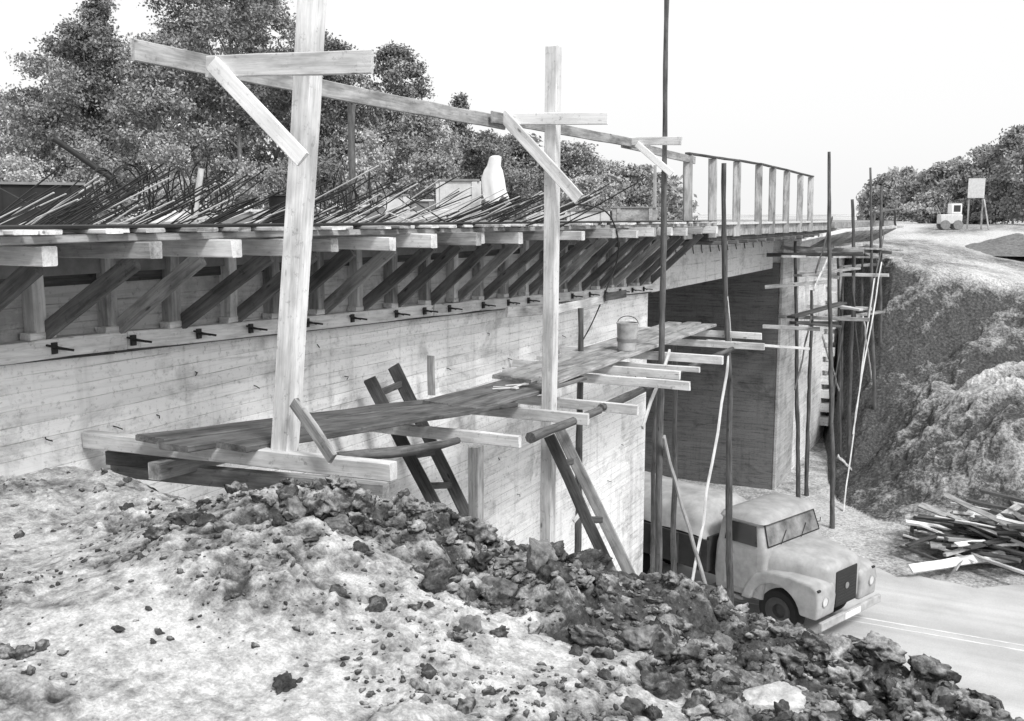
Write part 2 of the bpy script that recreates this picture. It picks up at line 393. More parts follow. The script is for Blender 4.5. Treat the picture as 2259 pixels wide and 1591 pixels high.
for i in range(13):
    z=-7.4+i*.5; _bb('wing_step',(-6.098,36.4,z),(-5.80+.05*(i%2),36.8,z+.30),CONC)
for i in range(11):
    p=onX(1490+i*19,548-i*1.6,XW+.05); MB().tube([p+Vector((0,0,.05)),p+Vector((0,.03,-.06)),p+Vector((.0,.09,-.14))],.012,5).world('tie_rod',IRON,br)
for (px,py) in [(100,965),(345,915),(430,820),(700,760),(760,830),(985,812),(1120,790),(1075,735),(1150,845),(1240,740),(560,850),(1100,1010),(1290,930),(1370,980),(1140,1090),(250,940),(1340,1060),(1400,830)]:
    p=onX(px,py,XW); L=random.uniform(.02,.06)
    MB().tube([p,p+Vector((L*.6,random.uniform(-.02,.05),-.01)),p+Vector((L,random.uniform(-.02,.06),-.03))],.005,5).world('tie_rod',IRON,br)
# ---------------------------------------------------------------- overhang formwork
zs=lambda y:-(.95+(y-4.2)*.029)
Y=2.62; k=0; GB='cantilever brackets under the deck edge'
while Y<17.6:
    tipx=[-4.70,-4.62,-4.95,-4.78][k%4]+random.uniform(-.07,.07); yy=Y+random.uniform(-.06,.06)
    b=thing('cantilever_bracket','timber cantilever bracket with diagonal strut under the bridge deck edge','bracket',(XW,yy,zs(yy)+.13),group=GB)
    beam('joist',(XW-.05,yy,-.205),(tipx,yy+random.uniform(-.03,.03),-.205+random.uniform(-.015,.012)),.10,.115+random.uniform(-.01,.012),WOOD if k%3 else WOODM,b)
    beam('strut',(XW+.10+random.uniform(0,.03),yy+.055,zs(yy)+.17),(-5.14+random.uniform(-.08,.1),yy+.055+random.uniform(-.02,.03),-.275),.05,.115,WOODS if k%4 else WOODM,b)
    beam('upright',(XW+.085,yy,zs(yy)+.135),(XW+.085,yy,-.265),.10,.12,WOODM if k%3 else WOOD,b)
    beam('foot_block',(XW+.10,yy-.09,zs(yy)+.160),(XW+.10,yy+.11,zs(yy)+.160),.11,.05,WOOD,b)
    Y+=.635; k+=1
fw=thing('overhang_formwork','long timber overhang formwork of boards along the bridge deck edge','formwork',(-5.5,10,-.15))
for y0,y1 in ((1.5,7.2),(7.22,12.6),(12.62,17.9)): beam('stringer',(-5.02,y0,-.12),(-5.00,y1,-.12),.10,.05,WOODM,fw)
beam('stringer',(-5.7,1.5,-.12),(-5.7,17.9,-.12),.08,.05,WOODD,fw)
beam('shade_board',(XW+.04,1.6,-.37),(XW+.04,17.3,-.37),.02,.22,WOODD,fw)  # dark strip added as the shadow below the joists
y=1.6
while y<17.6:
    w=random.uniform(.12,.2); beam('deck_board',(-6.0,y,-.078),(-4.86+random.uniform(-.07,.09),y,-.078),w,.028,random.choice([WOOD,WOOD,WOODM]),fw,jit=.002); y+=w+random.choice([.01,.06,.16,.22])
MB().box((-6.0,1.5,-.062),(-4.93,17.8,-.046)).world('covering_sheet',TAR,fw)
for (y0,y1) in ((1.5,6.6),(6.62,11.8),(11.82,17.4)):
    a=MB(); a.add([(XW+.004,y0,zs(y0)+.12),(XW+.004,y1,zs(y1)+.12),(XW+.004,y1,-.40),(XW+.004,y0,-.40),(XW+.028,y0,zs(y0)+.12),(XW+.028,y1,zs(y1)+.12),(XW+.028,y1,-.40),(XW+.028,y0,-.40)],[(0,1,2,3),(4,5,6,7),(0,1,5,4),(1,2,6,5),(2,3,7,6),(3,0,4,7)])
    a.world('side_panel',CONCM,fw)  # greyer tone paints deeper shadow between the brackets
yb=[1.5,5.3,9.7,13.6,17.6]
for i in range(4):
    y0,y1=yb[i]+.01,yb[i+1]-.01
    beam('wale',(XW+.085,y0,zs(y0)+.065),(XW+.085,y1,zs(y1)+.065),.15,.135,WOOD,fw,jit=.008)
    beam('wale_shadow_strip',(XW+.02,y0,zs(y0)-.018),(XW+.02,y1,zs(y1)-.018),.03,.03,WOODD,fw)  # thin dark strip drawn as the shadow line under the wale
for i,(px) in enumerate([115,290,435,550,675,775,872,935,990,1065,1120,1165,1210,1262,1300,1335,1368,1395,1420]):
    p=onX(px,740-px*.105,XW+.16); p.z=zs(p.y)+.07
    tt=thing('form_tie','iron form tie with wedge clamped on the timber wale below the brackets','form tie',p,group='form ties along the wale')
    MB().tube([(-.04,0,0),(.12,0,0),(.16,.04,-.01)],.009,6).build('rod',IRON,tt)
    MB().box((0,-.022,-.04),(.02,.022,.04)).build('plate',IRON,tt)
    MB().tube([(.035,-.08,.03),(.035,.10,-.02)],.009,5).build('wedge',IRON,tt)
sf=thing('span_formwork','overhang slab formwork over the road opening below the board railing','formwork',(-5.5,22,-.2))
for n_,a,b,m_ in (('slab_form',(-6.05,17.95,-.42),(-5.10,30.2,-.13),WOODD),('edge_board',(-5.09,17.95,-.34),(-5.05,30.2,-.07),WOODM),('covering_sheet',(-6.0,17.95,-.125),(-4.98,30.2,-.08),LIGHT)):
    MB().box(a,b).world(n_,m_,sf)
for i in range(16):
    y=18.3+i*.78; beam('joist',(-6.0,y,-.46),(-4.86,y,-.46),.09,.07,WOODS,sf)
sf2=thing('far_overhang_formwork','narrow overhang formwork beyond the far abutment, ending by the earth track','formwork',(-5.5,38,-.2))
MB().box((-6.05,30.25,-.30),(-4.9,46,-.12)).world('slab_form',WOODM,sf2)
for i in range(12):
    y=30.8+i*1.3; beam('joist',(-6.0,y,-.36),(-4.5,y,-.36),.1,.1,WOOD,sf2); beam('strut',(-6.0,y,-1.1),(-4.8,y,-.4),.06,.1,WOODM,sf2)
rl=thing('board_railing','temporary railing of upright boards with a thin top rail over the span','railing',(-5.0,16.5,-.05))
prev=None
for px,pt in zip([1521,1576,1629,1677,1707,1738,1768,1791],[342,350,357,364,371,378,386,391]):
    p=onX(px,pt,-5.0); y=p.y
    beam('post',(-5.0,y,-.35),(-5.02,y-.02,p.z),.04,.17,WOODM,rl,roll=R(50))
    if prev: beam('top_rail',(-5.0,prev.y-.1,prev.z+.02),(-5.0,y+.1,p.z+.02),.09,.035,WOODD,rl)
    prev=p
# ---------------------------------------------------------------- guard frames on tall posts
P1=onY(628,1003,5.22); P1t=onY(692,-45,5.40)
gf=thing('scaffold_guard','nearest tall timber guard post with cross arm and diagonal brace at the left','guard post',(P1.x,P1.y,-1.65))
beam('post',P1,P1t,.13,.145,WOOD,gf)
beam('cross_arm',onY(458,148,5.12),onY(822,137,5.12),.035,.14,WOOD,gf)
beam('brace',onY(468,140,5.08),onY(668,352,5.16),.035,.11,WOODW,gf)
beam('foot_brace',onY(648,888,5.12),onY(735,1012,5.06),.035,.09,WOODM,gf)
y2=9.62
gf2=thing('scaffold_guard','second guard post, thinner and full height, with brace crossing its front','guard post',(-4.4,y2,-5.2))
beam('post',(onY(1206,1000,y2).x,y2,gz(-4.4,y2)-.1),onY(1221,104,y2),.13,.13,WOOD,gf2)
beam('cross_arm',onY(1098,262,y2-.12),onY(1342,262,y2-.12),.035,.12,WOODW,gf2)
beam('brace',onY(1108,252,y2-.16),onY(1278,440,y2-.11),.035,.125,WOOD,gf2)
y3=13.4
gf3=thing('scaffold_guard','third guard post, a tall bark covered round pole topped out of view','guard post',(-4.4,y3,ROAD))
pole('post',(onY(1458,1200,y3).x,y3,gz(-4.4,y3)-.1),onY(1473,-60,y3),.06,.033,BARK,gf3,wob=.010)
beam('cross_arm',onY(1375,312,y3-.09),onY(1504,311,y3-.09),.035,.11,WOOD,gf3)
beam('brace',onY(1405,318,y3-.12),onY(1482,384,y3-.08),.035,.09,WOODW,gf3)
tag(beam('guard_rail',onX(293,110,-5.0),onX(1112,272,-5.0),.03,.135,WOODM,bow=.01),'long top guard rail board between the nearest post and the second post','guard rail')
tag(beam('guard_rail',onX(1085,258,-4.93),onX(1400,316,-4.93),.03,.12,WOODM),'guard rail board running from second post to bark pole','guard rail')
tag(beam('guard_rail',onX(1372,316,-5.0),onX(1532,354,-5.0),.03,.12,WOODM),'last guard rail board ending at the board railing','guard rail')
# ---------------------------------------------------------------- scaffold platform along the wall
def joist(pr,z,lab,w=.06,h=.11,m=WOOD):
    b=onZ(pr[0],pr[1],z); a=Vector((XW+.06,b.y+random.uniform(-.05,.05),z))
    return tag(beam('scaffold_joist',a,b,w,h,m),lab,'joist')
tag(beam('scaffold_joist',onZ(193,968,-1.62),onZ(868,1040,-1.62),.09,.12,WOOD),'nearest scaffold joist, at the feet of the nearest guard post','joist')
tag(beam('scaffold_joist',onZ(255,1030,-1.86),onZ(850,1085,-1.86),.10,.13,WOODM),'lower timber just above the soil crest, under the nearest joist','joist')
tag(beam('support_timber',onZ(215,1015,-1.76)+Vector((0,.12,0)),onZ(400,1030,-1.76)+Vector((0,.12,0)),.12,.10,WOODD),'short dark timber stacked between the two nearest joists at the left','timber')
tag(beam('support_timber',Vector((-5.3,4.9,-1.75)),Vector((-5.3,5.9,-1.78)),.12,.12,WOODM),'half buried timber lying under the left end of the planks','timber')
joist((1147,975),-2.03,'second scaffold joist, its end left of the second guard post')
joist((1298,925),-2.05,'scaffold joist whose end lies just right of the second guard post',h=.12)
joist((1407,905),-2.12,'scaffold joist with a long outer end beyond the second guard post')
joist((1500,828),-1.94,'upper scaffold joist of a close pair left of the bark pole')
joist((1522,852),-2.02,'lower scaffold joist of a close pair near the bark pole')
joist((1543,816),-1.97,'short thin joist end beneath the bucket planks',h=.07)
joist((1594,795),-1.95,'scaffold joist ending just left of the second bark pole',h=.12)
joist((1680,742),-1.93,'upper joist at the far end of the bucket planks')
joist((1686,765),-2.05,'lower joist at the far end of the bucket planks')
tag(beam('thin_strip',onX(1560,752,-4.6),onX(1785,770,-3.5),.03,.05,WOOD),'long thin strip of wood sticking out past the second bark pole','strip')
def plank(x,y0,y1,z0,z1,w,m,lab,th=.045,roll=0):
    return tag(beam('scaffold_plank',(x,y0,z0),(x+random.uniform(-.03,.03),y1,z1),w,th,m,jit=.006,roll=roll),lab,'plank')
plank(-5.33,4.90,8.75,-1.530,-1.90,.27,WOODP,'dark muddy plank of the nearest platform, the one closest to the wall',roll=.03)
plank(-5.00,4.80,8.95,-1.535,-1.90,.27,WOODS,'middle dark plank of the nearest platform',roll=-.02)
plank(-4.67,4.98,9.05,-1.530,-1.90,.27,WOODP,'outer dark plank of the nearest platform with its end by the guard post',roll=.03)
plank(-5.08,8.3,11.2,-1.83,-1.90,.30,WOODS,'inner plank of the middle platform under the hand tools',roll=.03)
plank(-4.72,8.2,10.9,-1.83,-1.90,.32,WOODP,'outer plank of the middle platform beside the second guard post')
plank(-5.28,10.1,16.6,-1.83,-1.81,.25,WOODM,'inner plank of the far platform behind the bucket',roll=.02)
plank(-4.98,10.0,16.8,-1.83,-1.81,.25,WOODM,'middle plank of the far platform, the bucket stands on it')
plank(-4.67,10.05,16.65,-1.83,-1.81,.25,WOODM,'outer plank of the far platform passing the bark pole',roll=-.02)
def logp(a,b,r,lab): return tag(pole('ledger_log',a,b,r,r*.8,BARK,wob=.006),lab,'log')
logp(onX(742,1012,-4.1),onX(1010,972,-4.1),.042,'ledger log under the nearest platform')
logp(onX(1170,966,-4.0),onX(1322,905,-4.0),.05,'ledger log with cut end at the second guard post')
logp(onX(1325,900,-4.1),onX(1620,768,-4.1),.05,'ledger log under the bucket planks')
tag(beam('prop_post',onX(1050,985,-4.4),onX(1046,985,-4.4)+Vector((0,0,-3.2)),.11,.11,WOODM),'square prop under the nearest platform, its lower end behind the soil','prop')
tag(beam('upright_board',onX(950,785,-5.85),onX(952,872,-5.85),.03,.09,WOODM),'short upright board against the wall beside the ladder top','board')
def ladder(label,a0,a1,b0,b1,n,w=.06,h=.13,m=WOODD,m2=WOODD):
    L=thing('timber_ladder',label,'ladder',a1)
    beam('rail',a0,a1,w,h,m,L); beam('rail',b0,b1,w,h,m2,L)
    for i in range(n):
        t_=(i+.5)/n; beam('rung',a0.lerp(a1,t_),b0.lerp(b1,t_),.035,.07,m,L)
    return L
A0=onX(815,836,-5.9);A1=onX(955,1105,-5.35);B0=onX(868,808,-5.9);B1=onX(1030,1138,-5.35)
ladder('dark plank ladder leaning on the wall through the nearest platform',A0,A0+(A1-A0)*1.5,B0,B0+(B1-B0)*1.35,6)
A0=onY(1212,962,9.45);A1=onY(1340,1245,9.65);B0=onY(1236,950,9.55);B1=onY(1382,1250,9.8)
ladder('braced pair of thick slanting planks beside the foot of second guard post',A0,A0+(A1-A0)*1.3,B0,B0+(B1-B0)*1.3,3,.05,.12,WOODD,WOODM)
def scpole(px,pt,X,lab,r=.055,gr=None,lean=0):
    p=onX(px,pt,X); zb=gz(X,p.y)-.3; d=onY(px+lean,1100,p.y)
    q=Vector((p.x+(d.x-p.x)*(p.z-zb)/(p.z-d.z+1e-6),p.y,zb))
    return tag(pole('scaffold_pole',q,p,r*1.1,r*.65,BARK,wob=.016),lab,'scaffold pole',gr)
scpole(1597,360,-4.4,'tall bark pole standing in front of the truck cab',.06,lean=10)
scpole(1487,735,-5.4,'short bark pole just right of the third guard post',.06,lean=2)
scpole(1443,770,-5.6,'bark pole close to the wall corner, left of the third guard post',.05,lean=-2)
scpole(1281,680,-5.3,'dark upright pole behind the second guard post',.06,lean=-5)
scpole(1650,560,-8.5,'lone prop pole in the shade under the bridge',.05)
def batten(a,b,lab,w=.03,h=.06,m=WOOD): return tag(beam('brace_board',a,b,w,h,m,jit=.018),lab,'brace')
batten(onX(1604,655,-4.3),onX(1612,770,-4.28),'upper short brace board nailed on the pole in front of the truck')
batten(onX(1611,765,-4.25),onX(1528,1290,-4.25),'long pale diagonal board running down from the pole before the truck',h=.075)
batten(onX(1462,965,-4.35),onX(1556,1292,-4.2),'diagonal board crossing the long pale one left of truck',h=.075,m=WOODM)
batten(onX(1478,775,-4.3),onX(1415,945,-4.3),'short slanting board hanging beside the third guard post')
batten(onX(1648,600,-7.5),onX(1651,735,-7.5),'pale upright board under the bridge beam',h=.1)
batten(onX(1265,1150,-5.0),onX(1300,1110,-4.9),'small offcut between wall and slanting boards')
tag(beam('form_board',onX(1118,690,-5.6),onX(1200,683,-5.6),.03,.13,WOODM),'short form board on the wall left of second guard post','board')
tag(beam('form_board',onX(1225,683,-5.6),onX(1338,660,-5.6),.03,.12,WOOD),'form board right of second guard post, above the bucket','board')
tag(beam('form_board',onX(1335,655,-5.55),onX(1380,648,-5.55),.03,.12,WOODD),'dark stained short form board above the bucket','board')
m=MB(); pts=[onX(px,py,X) for px,py,X in [(1240,458,-5.4),(1290,452,-5.1),(1340,470,-4.85),(1362,520,-4.75),(1362,570,-4.8),(1345,620,-5.2),(1325,670,-5.9),(1300,725,-5.95),(1270,775,-5.95),(1250,800,-5.9)]]
sp_=[]
for i in range(len(pts)-1):
    p0=pts[max(i-1,0)];p1=pts[i];p2=pts[i+1];p3=pts[min(i+2,len(pts)-1)]
    for k in range(5):
        t_=k/5; sp_.append(.5*((2*p1)+(p2-p0)*t_+(2*p0-5*p1+4*p2-p3)*t_*t_+(3*p1-p0-3*p2+p3)*t_**3))
sp_.append(pts[-1]); m.tube(sp_,.011,6); tag(m.build('cable',IRON,org=pts[0]),'black cable hanging from the deck edge to the wall behind bucket','cable')
pb=onZ(1383,772,-1.795); bk=thing('bucket','pale metal bucket with wire handle on the far scaffold planks','bucket',pb)
prof=[(.001,.0),(.125,.0),(.128,.02),(.145,.36),(.152,.365),(.150,.38),(.138,.378),(.12,.03),(.001,.03)]
MB().lathe(prof,24).build('pail',m_plain('smeared_pail_metal',.55,.6,.6,5),bk)
MB().lathe([(.137,.12),(.1405,.12),(.1425,.16),(.139,.16)],24).build('band',MID,bk)
MB().tube([(.15*math.cos(a),.02,.365+.1*math.sin(a)) for a in [math.pi*i/12 for i in range(13)]],.006,5).build('handle',IRON,bk)
for i,(px,py,rz,lab) in enumerate([(1120,862,.4,'open pincers lying on the middle platform, nearest pair'),(1148,855,1.2,'open pincers lying on the middle platform, farther pair')]):
    p=onZ(px,py,-1.85); tl=thing('pincers',lab,'hand tool',p,0)
    Mz=Matrix.Rotation(rz,3,'Z')
    for s_ in(-1,1):
        MB().tube([Mz@Vector(v) for v in ((-.16,s_*.07,.03),(-.05,s_*.035,.03),(.05,-s_*.01,.03),(.09,-s_*.03,.03),(.12,0,.03))],[.009,.009,.011,.012,.007],6).build('jaw_and_grip',LIGHT,tl)
# ---------------------------------------------------------------- far scaffold
for px,pt,X,lab,r_ in [(1755,520,-5.5,'dark pole against the far abutment corner',.06),(1790,640,-5.2,'pole in front of the far wing wall, starting below the deck',.06),
    (1829,335,-4.4,'tallest pole of the far scaffold, thin top above the deck',.062),(1848,560,-5.0,'short pole between tallest far pole and the cut slope',.055),(1880,440,-4.6,'far scaffold pole rising just above the deck end',.065),
    (1862,590,-5.2,'thin pole behind the middle of the far scaffold',.05),(1903,560,-4.9,'thin pole left of the slim far pole',.05),
    (1920,370,-4.4,'slim far pole rising high over the deck end',.055),(1945,410,-4.3,'rightmost far scaffold pole beside the cut slope',.06)]:
    scpole(px,pt,X,lab,r_,lean=random.choice([-10,-6,6,12]))
for i,(pa,pb_,X,lab) in enumerate([((1735,566),(1965,568),-4.6,'upper board of far scaffold below the deck end'),((1760,608),(1890,592),-4.7,'second level board of far scaffold'),((1745,700),(1860,668),-4.8,'dark lower platform board of far scaffold'),((1830,672),(1900,684),-4.4,'pale lower board right of the tallest far pole'),((1830,545),(1985,552),-4.2,'top walkway board of far scaffold near the track'),((1750,712),(1850,720),-4.5,'thin board under the dark lower platform'),((1760,530),(1870,508),-4.7,'sloping board beside the far abutment top'),((1840,704),(1945,688),-4.3,'lower right board of the far scaffold')]):
    tag(beam('scaffold_board',onX(pa[0],pa[1],X-.6),onX(pb_[0],pb_[1],X+.35),.25,.06,[WOOD,WOODM,WOODD][i%3]),lab,'plank')
for Y_ in (26.6,28.3,30,32.3,34.5,37):
    for z_ in (-.95,-1.75,-2.9):
        if (z_<-2 and Y_>34) or (z_==-1.75 and Y_ in (28.3,34.5)): continue
        tag(beam('scaffold_joist',(-6.0,Y_+random.uniform(-.3,.3),z_+random.uniform(-.18,.18)),(-3.9+random.uniform(-.9,.35),Y_,z_+random.uniform(-.2,.2)),.07,.10,random.choice([WOOD,WOODM,WOODD])),'short timber cross joist tied between the far scaffold poles and the far wing wall','joist','cross joists of the far scaffold')
for (pa,pb_,X,lab,m_) in [((1928,615),(1860,1130),-3.9,'longest pale diagonal brace of far scaffold against the dark slope',WOOD),((1945,580),(1880,960),-3.8,'second pale diagonal brace of far scaffold',WOOD),((1905,700),(1925,860),-4.2,'short leaning brace between the right far poles',WOOD),((1848,1005),(1888,1045),-4.2,'small pale offcut nailed low on the tallest far pole',WOOD),((1795,640),(1830,560),-4.6,'short brace near the far abutment corner',WOOD),
    ((1880,610),(1900,880),-4.4,'dark leaning brace crossing the far scaffold pole by the deck end',BARK),((1950,520),(1912,700),-4.1,'dark thin brace at the top right of the far scaffold',BARK),((1790,700),(1755,860),-4.9,'dark brace low at the far abutment corner',BARK),((1835,480),(1800,600),-4.6,'dark brace rising to the tallest far pole',BARK),((1862,700),(1835,900),-4.6,'dark brace beside the tallest far pole below the platforms',BARK),((1815,740),(1850,860),-4.7,'pale short brace below the dark lower platform',WOODM)]:
    batten(onX(pa[0],pa[1],X),onX(pb_[0],pb_[1],X),lab,h=.08,m=m_)
rs=thing('deck_end_rail','crooked rail of thin branches at the far deck end','railing',onX(1935,490,-4.6))
for a_,b_ in (((1930,470),(1980,462)),((1950,465),(1948,520)),((1972,463),(1976,500)),((1928,472),(1925,500))):
    pole('rail' if a_==(1930,470) else 'post',onX(*a_,-4.6),onX(*b_,-4.6),.05,.04,BARK,rs)
# ---------------------------------------------------------------- truck
TH=R(21)
tp=onZ(1803,1388,ROAD+.45)
cth,sth=math.cos(-TH),math.sin(-TH)
lx,ly=.15,-1.0
root=Vector((tp.x-(lx*cth-ly*sth),tp.y-(lx*sth+ly*cth),ROAD+.035))
tr=thing('truck','pale bonneted truck with dark grille coming out from under the bridge','truck',root,-TH)
def rsec(x,w,z0,z1,r,n=5):
    pts=[]
    for cx_,cz_,a0 in ((w-r,z1-r,0),(-(w-r),z1-r,90),(-(w-.04),z0+.04,180),((w-.04),z0+.04,270)):
        rr=r if a0<180 else .04
        for k in range(n+1):
            a=R(a0+90*k/n); pts.append((x,cx_+rr*math.cos(a),cz_+rr*math.sin(a)))
    return pts
SH_=.36
MB().loft([rsec(.12,.44,.72,1.36,.16),rsec(.10,.56,.68,1.44,.20),rsec(.02,.64,.68,1.49,.22),rsec(-.3,.75,.7,1.54,.24),rsec(-.8,.88,.7,1.59,.27),rsec(-1.25,.97,.7,1.61,.28)]).build('bonnet',PAINT,tr)
def csec(z,x0,x1,w,r):
    pts=[]
    for cx_,cy__,a0 in ((x1-r,w-r,0),(x0+r,w-r,90),(x0+r,-(w-r),180),(x1-r,-(w-r),270)):
        for k in range(5):
            a=R(a0+90*k/4); pts.append((cx_+r*math.cos(a)+SH_,cy__+r*math.sin(a),z))
    return pts
MB().loft([csec(.60,-2.52,-1.42,.97,.05),csec(.95,-2.54,-1.38,1.02,.08),csec(1.50,-2.52,-1.34,1.02,.10),csec(1.60,-2.50,-1.38,1.0,.10),csec(2.03,-2.45,-1.52,.95,.11),csec(2.075,-2.50,-1.43,.98,.13),csec(2.14,-2.48,-1.46,.95,.17),csec(2.195,-2.40,-1.54,.86,.22),csec(2.225,-2.28,-1.70,.66,.24),csec(2.235,-2.12,-1.88,.35,.12)]).build('cab',PAINT,tr)
def fx(z): return -1.38+SH_+(z-1.60)/(.44)*(-.14)
def quad(pts,d):
    v=[Vector(p) for p in pts]; nrm=(v[1]-v[0]).cross(v[2]-v[0]).normalized()
    return MB().add([p+nrm*d for p in v]+[p-nrm*.004 for p in v],[(0,1,2,3),(7,6,5,4),(0,4,5,1),(1,5,6,2),(2,6,7,3),(3,7,4,0)])
ws=quad([(fx(1.65)+.014,-.88,1.65),(fx(1.65)+.014,.88,1.65),(fx(2.02)+.014,.83,2.02),(fx(2.02)+.014,-.83,2.02)],.006).build('windscreen',WGLASS,tr)
fm=MB()
for a_,b_ in (((1.64,-.90),(1.64,.90)),((1.64,.90),(2.04,.85)),((2.04,.85),(2.04,-.85)),((2.04,-.85),(1.64,-.90))):
    fm.tube([(fx(a_[0])+.018,a_[1],a_[0]),(fx(b_[0])+.018,b_[1],b_[0])],.010,6)
fm.build('windscreen_frame',RUB,ws)
for s_ in (-.5,.2): MB().tube([(fx(1.62)+.04,s_,1.63),(fx(1.84)+.03,s_+.28,1.84)],.008,5).build('wiper',IRON,tr)
for s_ in(-1,1):
    def sw(z): return s_*(1.006-(z-1.60)/.44*.05+.004)
    d=quad([(-1.54+SH_,s_*1.022,.74),(-1.52+SH_,s_*1.024,1.56),(-2.26+SH_,s_*1.024,1.56),(-2.28+SH_,s_*1.022,.74)][::s_],.003).build('door',PAINT,tr)
    quad([(-1.55+SH_,sw(1.63),1.63),(-1.62+SH_,sw(2.01),2.01),(-2.26+SH_,sw(2.01),2.01),(-2.30+SH_,sw(1.63),1.63)][::s_],.005).build('side_window',GLASS,d)
    MB().tube([(-2.16+SH_,s_*1.03,1.42),(-2.16+SH_,s_*1.06,1.42),(-2.04+SH_,s_*1.06,1.42)],.014,6).build('handle',CHROME,d)
    cxw,czw,rw=-.74,.50,.54
    outer=[(.16,.58),(.19,.95),(.15,1.14),(.02,1.22),(-.45,1.27),(-.9,1.24),(-1.2,1.12),(-1.36,.92),(-1.44,.74),(-1.5,.58)]
    inner=[(cxw+rw*math.cos(R(a)),czw+rw*.98*math.sin(R(a))) for a in range(168,5,-12)]
    poly=outer+[(cxw-rw-.02,.58)]+inner+[(cxw+rw+.02,.58)]
    MB().prism(poly,s_*.45,s_*1.07).build('fender',PAINT,tr,bevel=.055,seg=4)
    MB().lathe([(.0,-.06),(.08,-.05),(.088,0),(.082,.012),(.0,.018)],20,M=Matrix.Translation((.188,s_*.84,.90))@Matrix.Rotation(R(90),4,'Y')).build('headlight',LIGHT,tr)
    MB().lathe([(.086,0),(.098,.0),(.098,.014),(.084,.014)],20,M=Matrix.Translation((.192,s_*.84,.90))@Matrix.Rotation(R(90),4,'Y')).build('headlight_ring',PAINT,tr)
    MB().box((.12,s_*.98-.07,1.11),(.172,s_*.98+.03,1.15)).build('indicator',IRON,tr,bevel=.012)
    MB().box((-2.3,s_*.75,.50),(-1.46,s_*1.03,.56)).build('running_board',MID,tr)
    MB().tube([(-1.24,s_*.99,1.7),(-1.14,s_*1.14,1.72),(-1.14,s_*1.14,1.8)],.01,5).build('mirror_arm',IRON,tr)
def wheel(x,y,dual=False):
    w=.3 if not dual else .52; s_=1 if y>0 else -1
    Mx=Matrix.Translation((x,y,.46))
    p=[(.27,-w/2),(.40,-w/2),(.45,-w/2+.05),(.46,-w/4),(.46,w/4),(.45,w/2-.05),(.40,w/2),(.27,w/2)]
    wr=MB().lathe([(.0,s_*(w/2-.12)),(.12,s_*(w/2-.12)),(.14,s_*(w/2-.04)),(.24,s_*(w/2-.03)),(.275,s_*(w/2+.005)),(.28,s_*(w/2-.15)),(.27,-s_*w/2)],24,'y',Mx).build('wheel',BODY,tr)
    MB().lathe(p,32,'y',Mx).build('tyre',RUB,wr)
for y_ in (-.78,.78): wheel(-.74,y_)
for y_ in (-.80,.80): wheel(-4.6,y_,True)
gr=MB().box((.09,-.38,.64),(.14,.38,1.34)).build('grille',IRON,tr,bevel=.05,seg=3)
gs=MB()
for i in range(9): gs.box((.141,-.31,.72+i*.06),(.146,.31,.726+i*.06))
gs.build('slats',BODY,gr)
MB().lathe([(.06,0),(.065,.012),(.05,.02),(0,.02)],16,M=Matrix.Translation((.14,0,1.0))@Matrix.Rotation(R(90),4,'Y')).build('badge',CHROME,gr)
MB().box((.0,-.74,.66),(.08,.74,1.17)).build('front_panel',PAINT,tr,bevel=.01)
MB().box((.21,-1.08,.42),(.29,1.08,.58)).build('bumper',m_plain('scuffed_bumper',.5,.6,.4,5),tr,bevel=.02,seg=3)
MB().box((.292,-.28,.44),(.30,.28,.56)).build('number_plate',CLOTH,tr)
MB().box((-6.0,-.4,.55),(-.1,-.3,.72)).build('chassis_beam',IRON,tr); MB().box((-6.0,.3,.55),(-.1,.4,.72)).build('chassis_beam',IRON,tr)
tb=MB().box((-6.0,-1.08,.85),(-2.3,1.08,.91)).box((-6.0,-1.08,.91),(-2.3,-1.03,1.50)).box((-6.0,1.03,.91),(-2.3,1.08,1.50)).box((-2.35,-1.03,.91),(-2.3,1.03,1.56)).box((-6.0,-1.03,.91),(-5.95,1.03,1.50))
for i in range(7): tb.box((-5.9+i*.56,-1.12,.85),(-5.82+i*.56,-1.082,1.50))
tb.build('tipper_body',BODY,tr)
gxl=np.linspace(-5.94,-2.37,30); gyl=np.linspace(-1.025,1.025,22); X_,Y_=np.meshgrid(gxl,gyl)
Z_=1.46+.66*np.clip(1-np.abs((X_+4.155)/1.80)**12,0,1)*np.clip(1-np.abs(Y_/1.03)**3,0,1)**.55+.04*fbm(X_*2,Y_*2,5,5)
def gridF(ny_,nx_):
    ii=np.arange(ny_*nx_).reshape(ny_,nx_); return np.stack([ii[:-1,:-1],ii[:-1,1:],ii[1:,1:],ii[1:,:-1]],-1).reshape(-1,4)
npmesh('load',np.stack([X_,Y_,Z_],-1).reshape(-1,3),gridF(22,30),SAND,tr,smooth=True)
# ---------------------------------------------------------------- scrap timber heap across the road
rg=random.Random(3); NB=200
for i in range(NB):
    t_=i/NB; cx_=1.2+rg.uniform(-3.4,3.6)*(1-t_*.45); cy2=25.1+rg.uniform(-1.8,1.7)*(1-t_*.6)
    L=rg.uniform(.7,2.6); an=rg.choice([rg.gauss(-.3,.3),rg.gauss(-.15,.35),rg.gauss(.5,.6),rg.uniform(0,3.1)])
    zb=max(min(gz(cx_,cy2),ROAD+.35),ROAD)
    zc=zb+.05+t_*1.25*max(0,1-abs(cx_-1.5)/4.8)+rg.uniform(0,.12); tilt=rg.uniform(-.2,.2)
    d=Vector((math.cos(an),math.sin(an),tilt))*L/2; c_=Vector((cx_,cy2,zc+abs(tilt)*L/2))
    tag(beam('scrap_board',c_-d,c_+d,rg.uniform(.08,.22),rg.uniform(.03,.08),rg.choice([WOOD,WOODW,WOODM,WOODM,WOODD,WOODD,WOODD]),roll=rg.uniform(-.7,.7),jit=.01),'scrap board in the tangled timber heap on the far side of the road','scrap board','scrap boards heaped beyond the road')
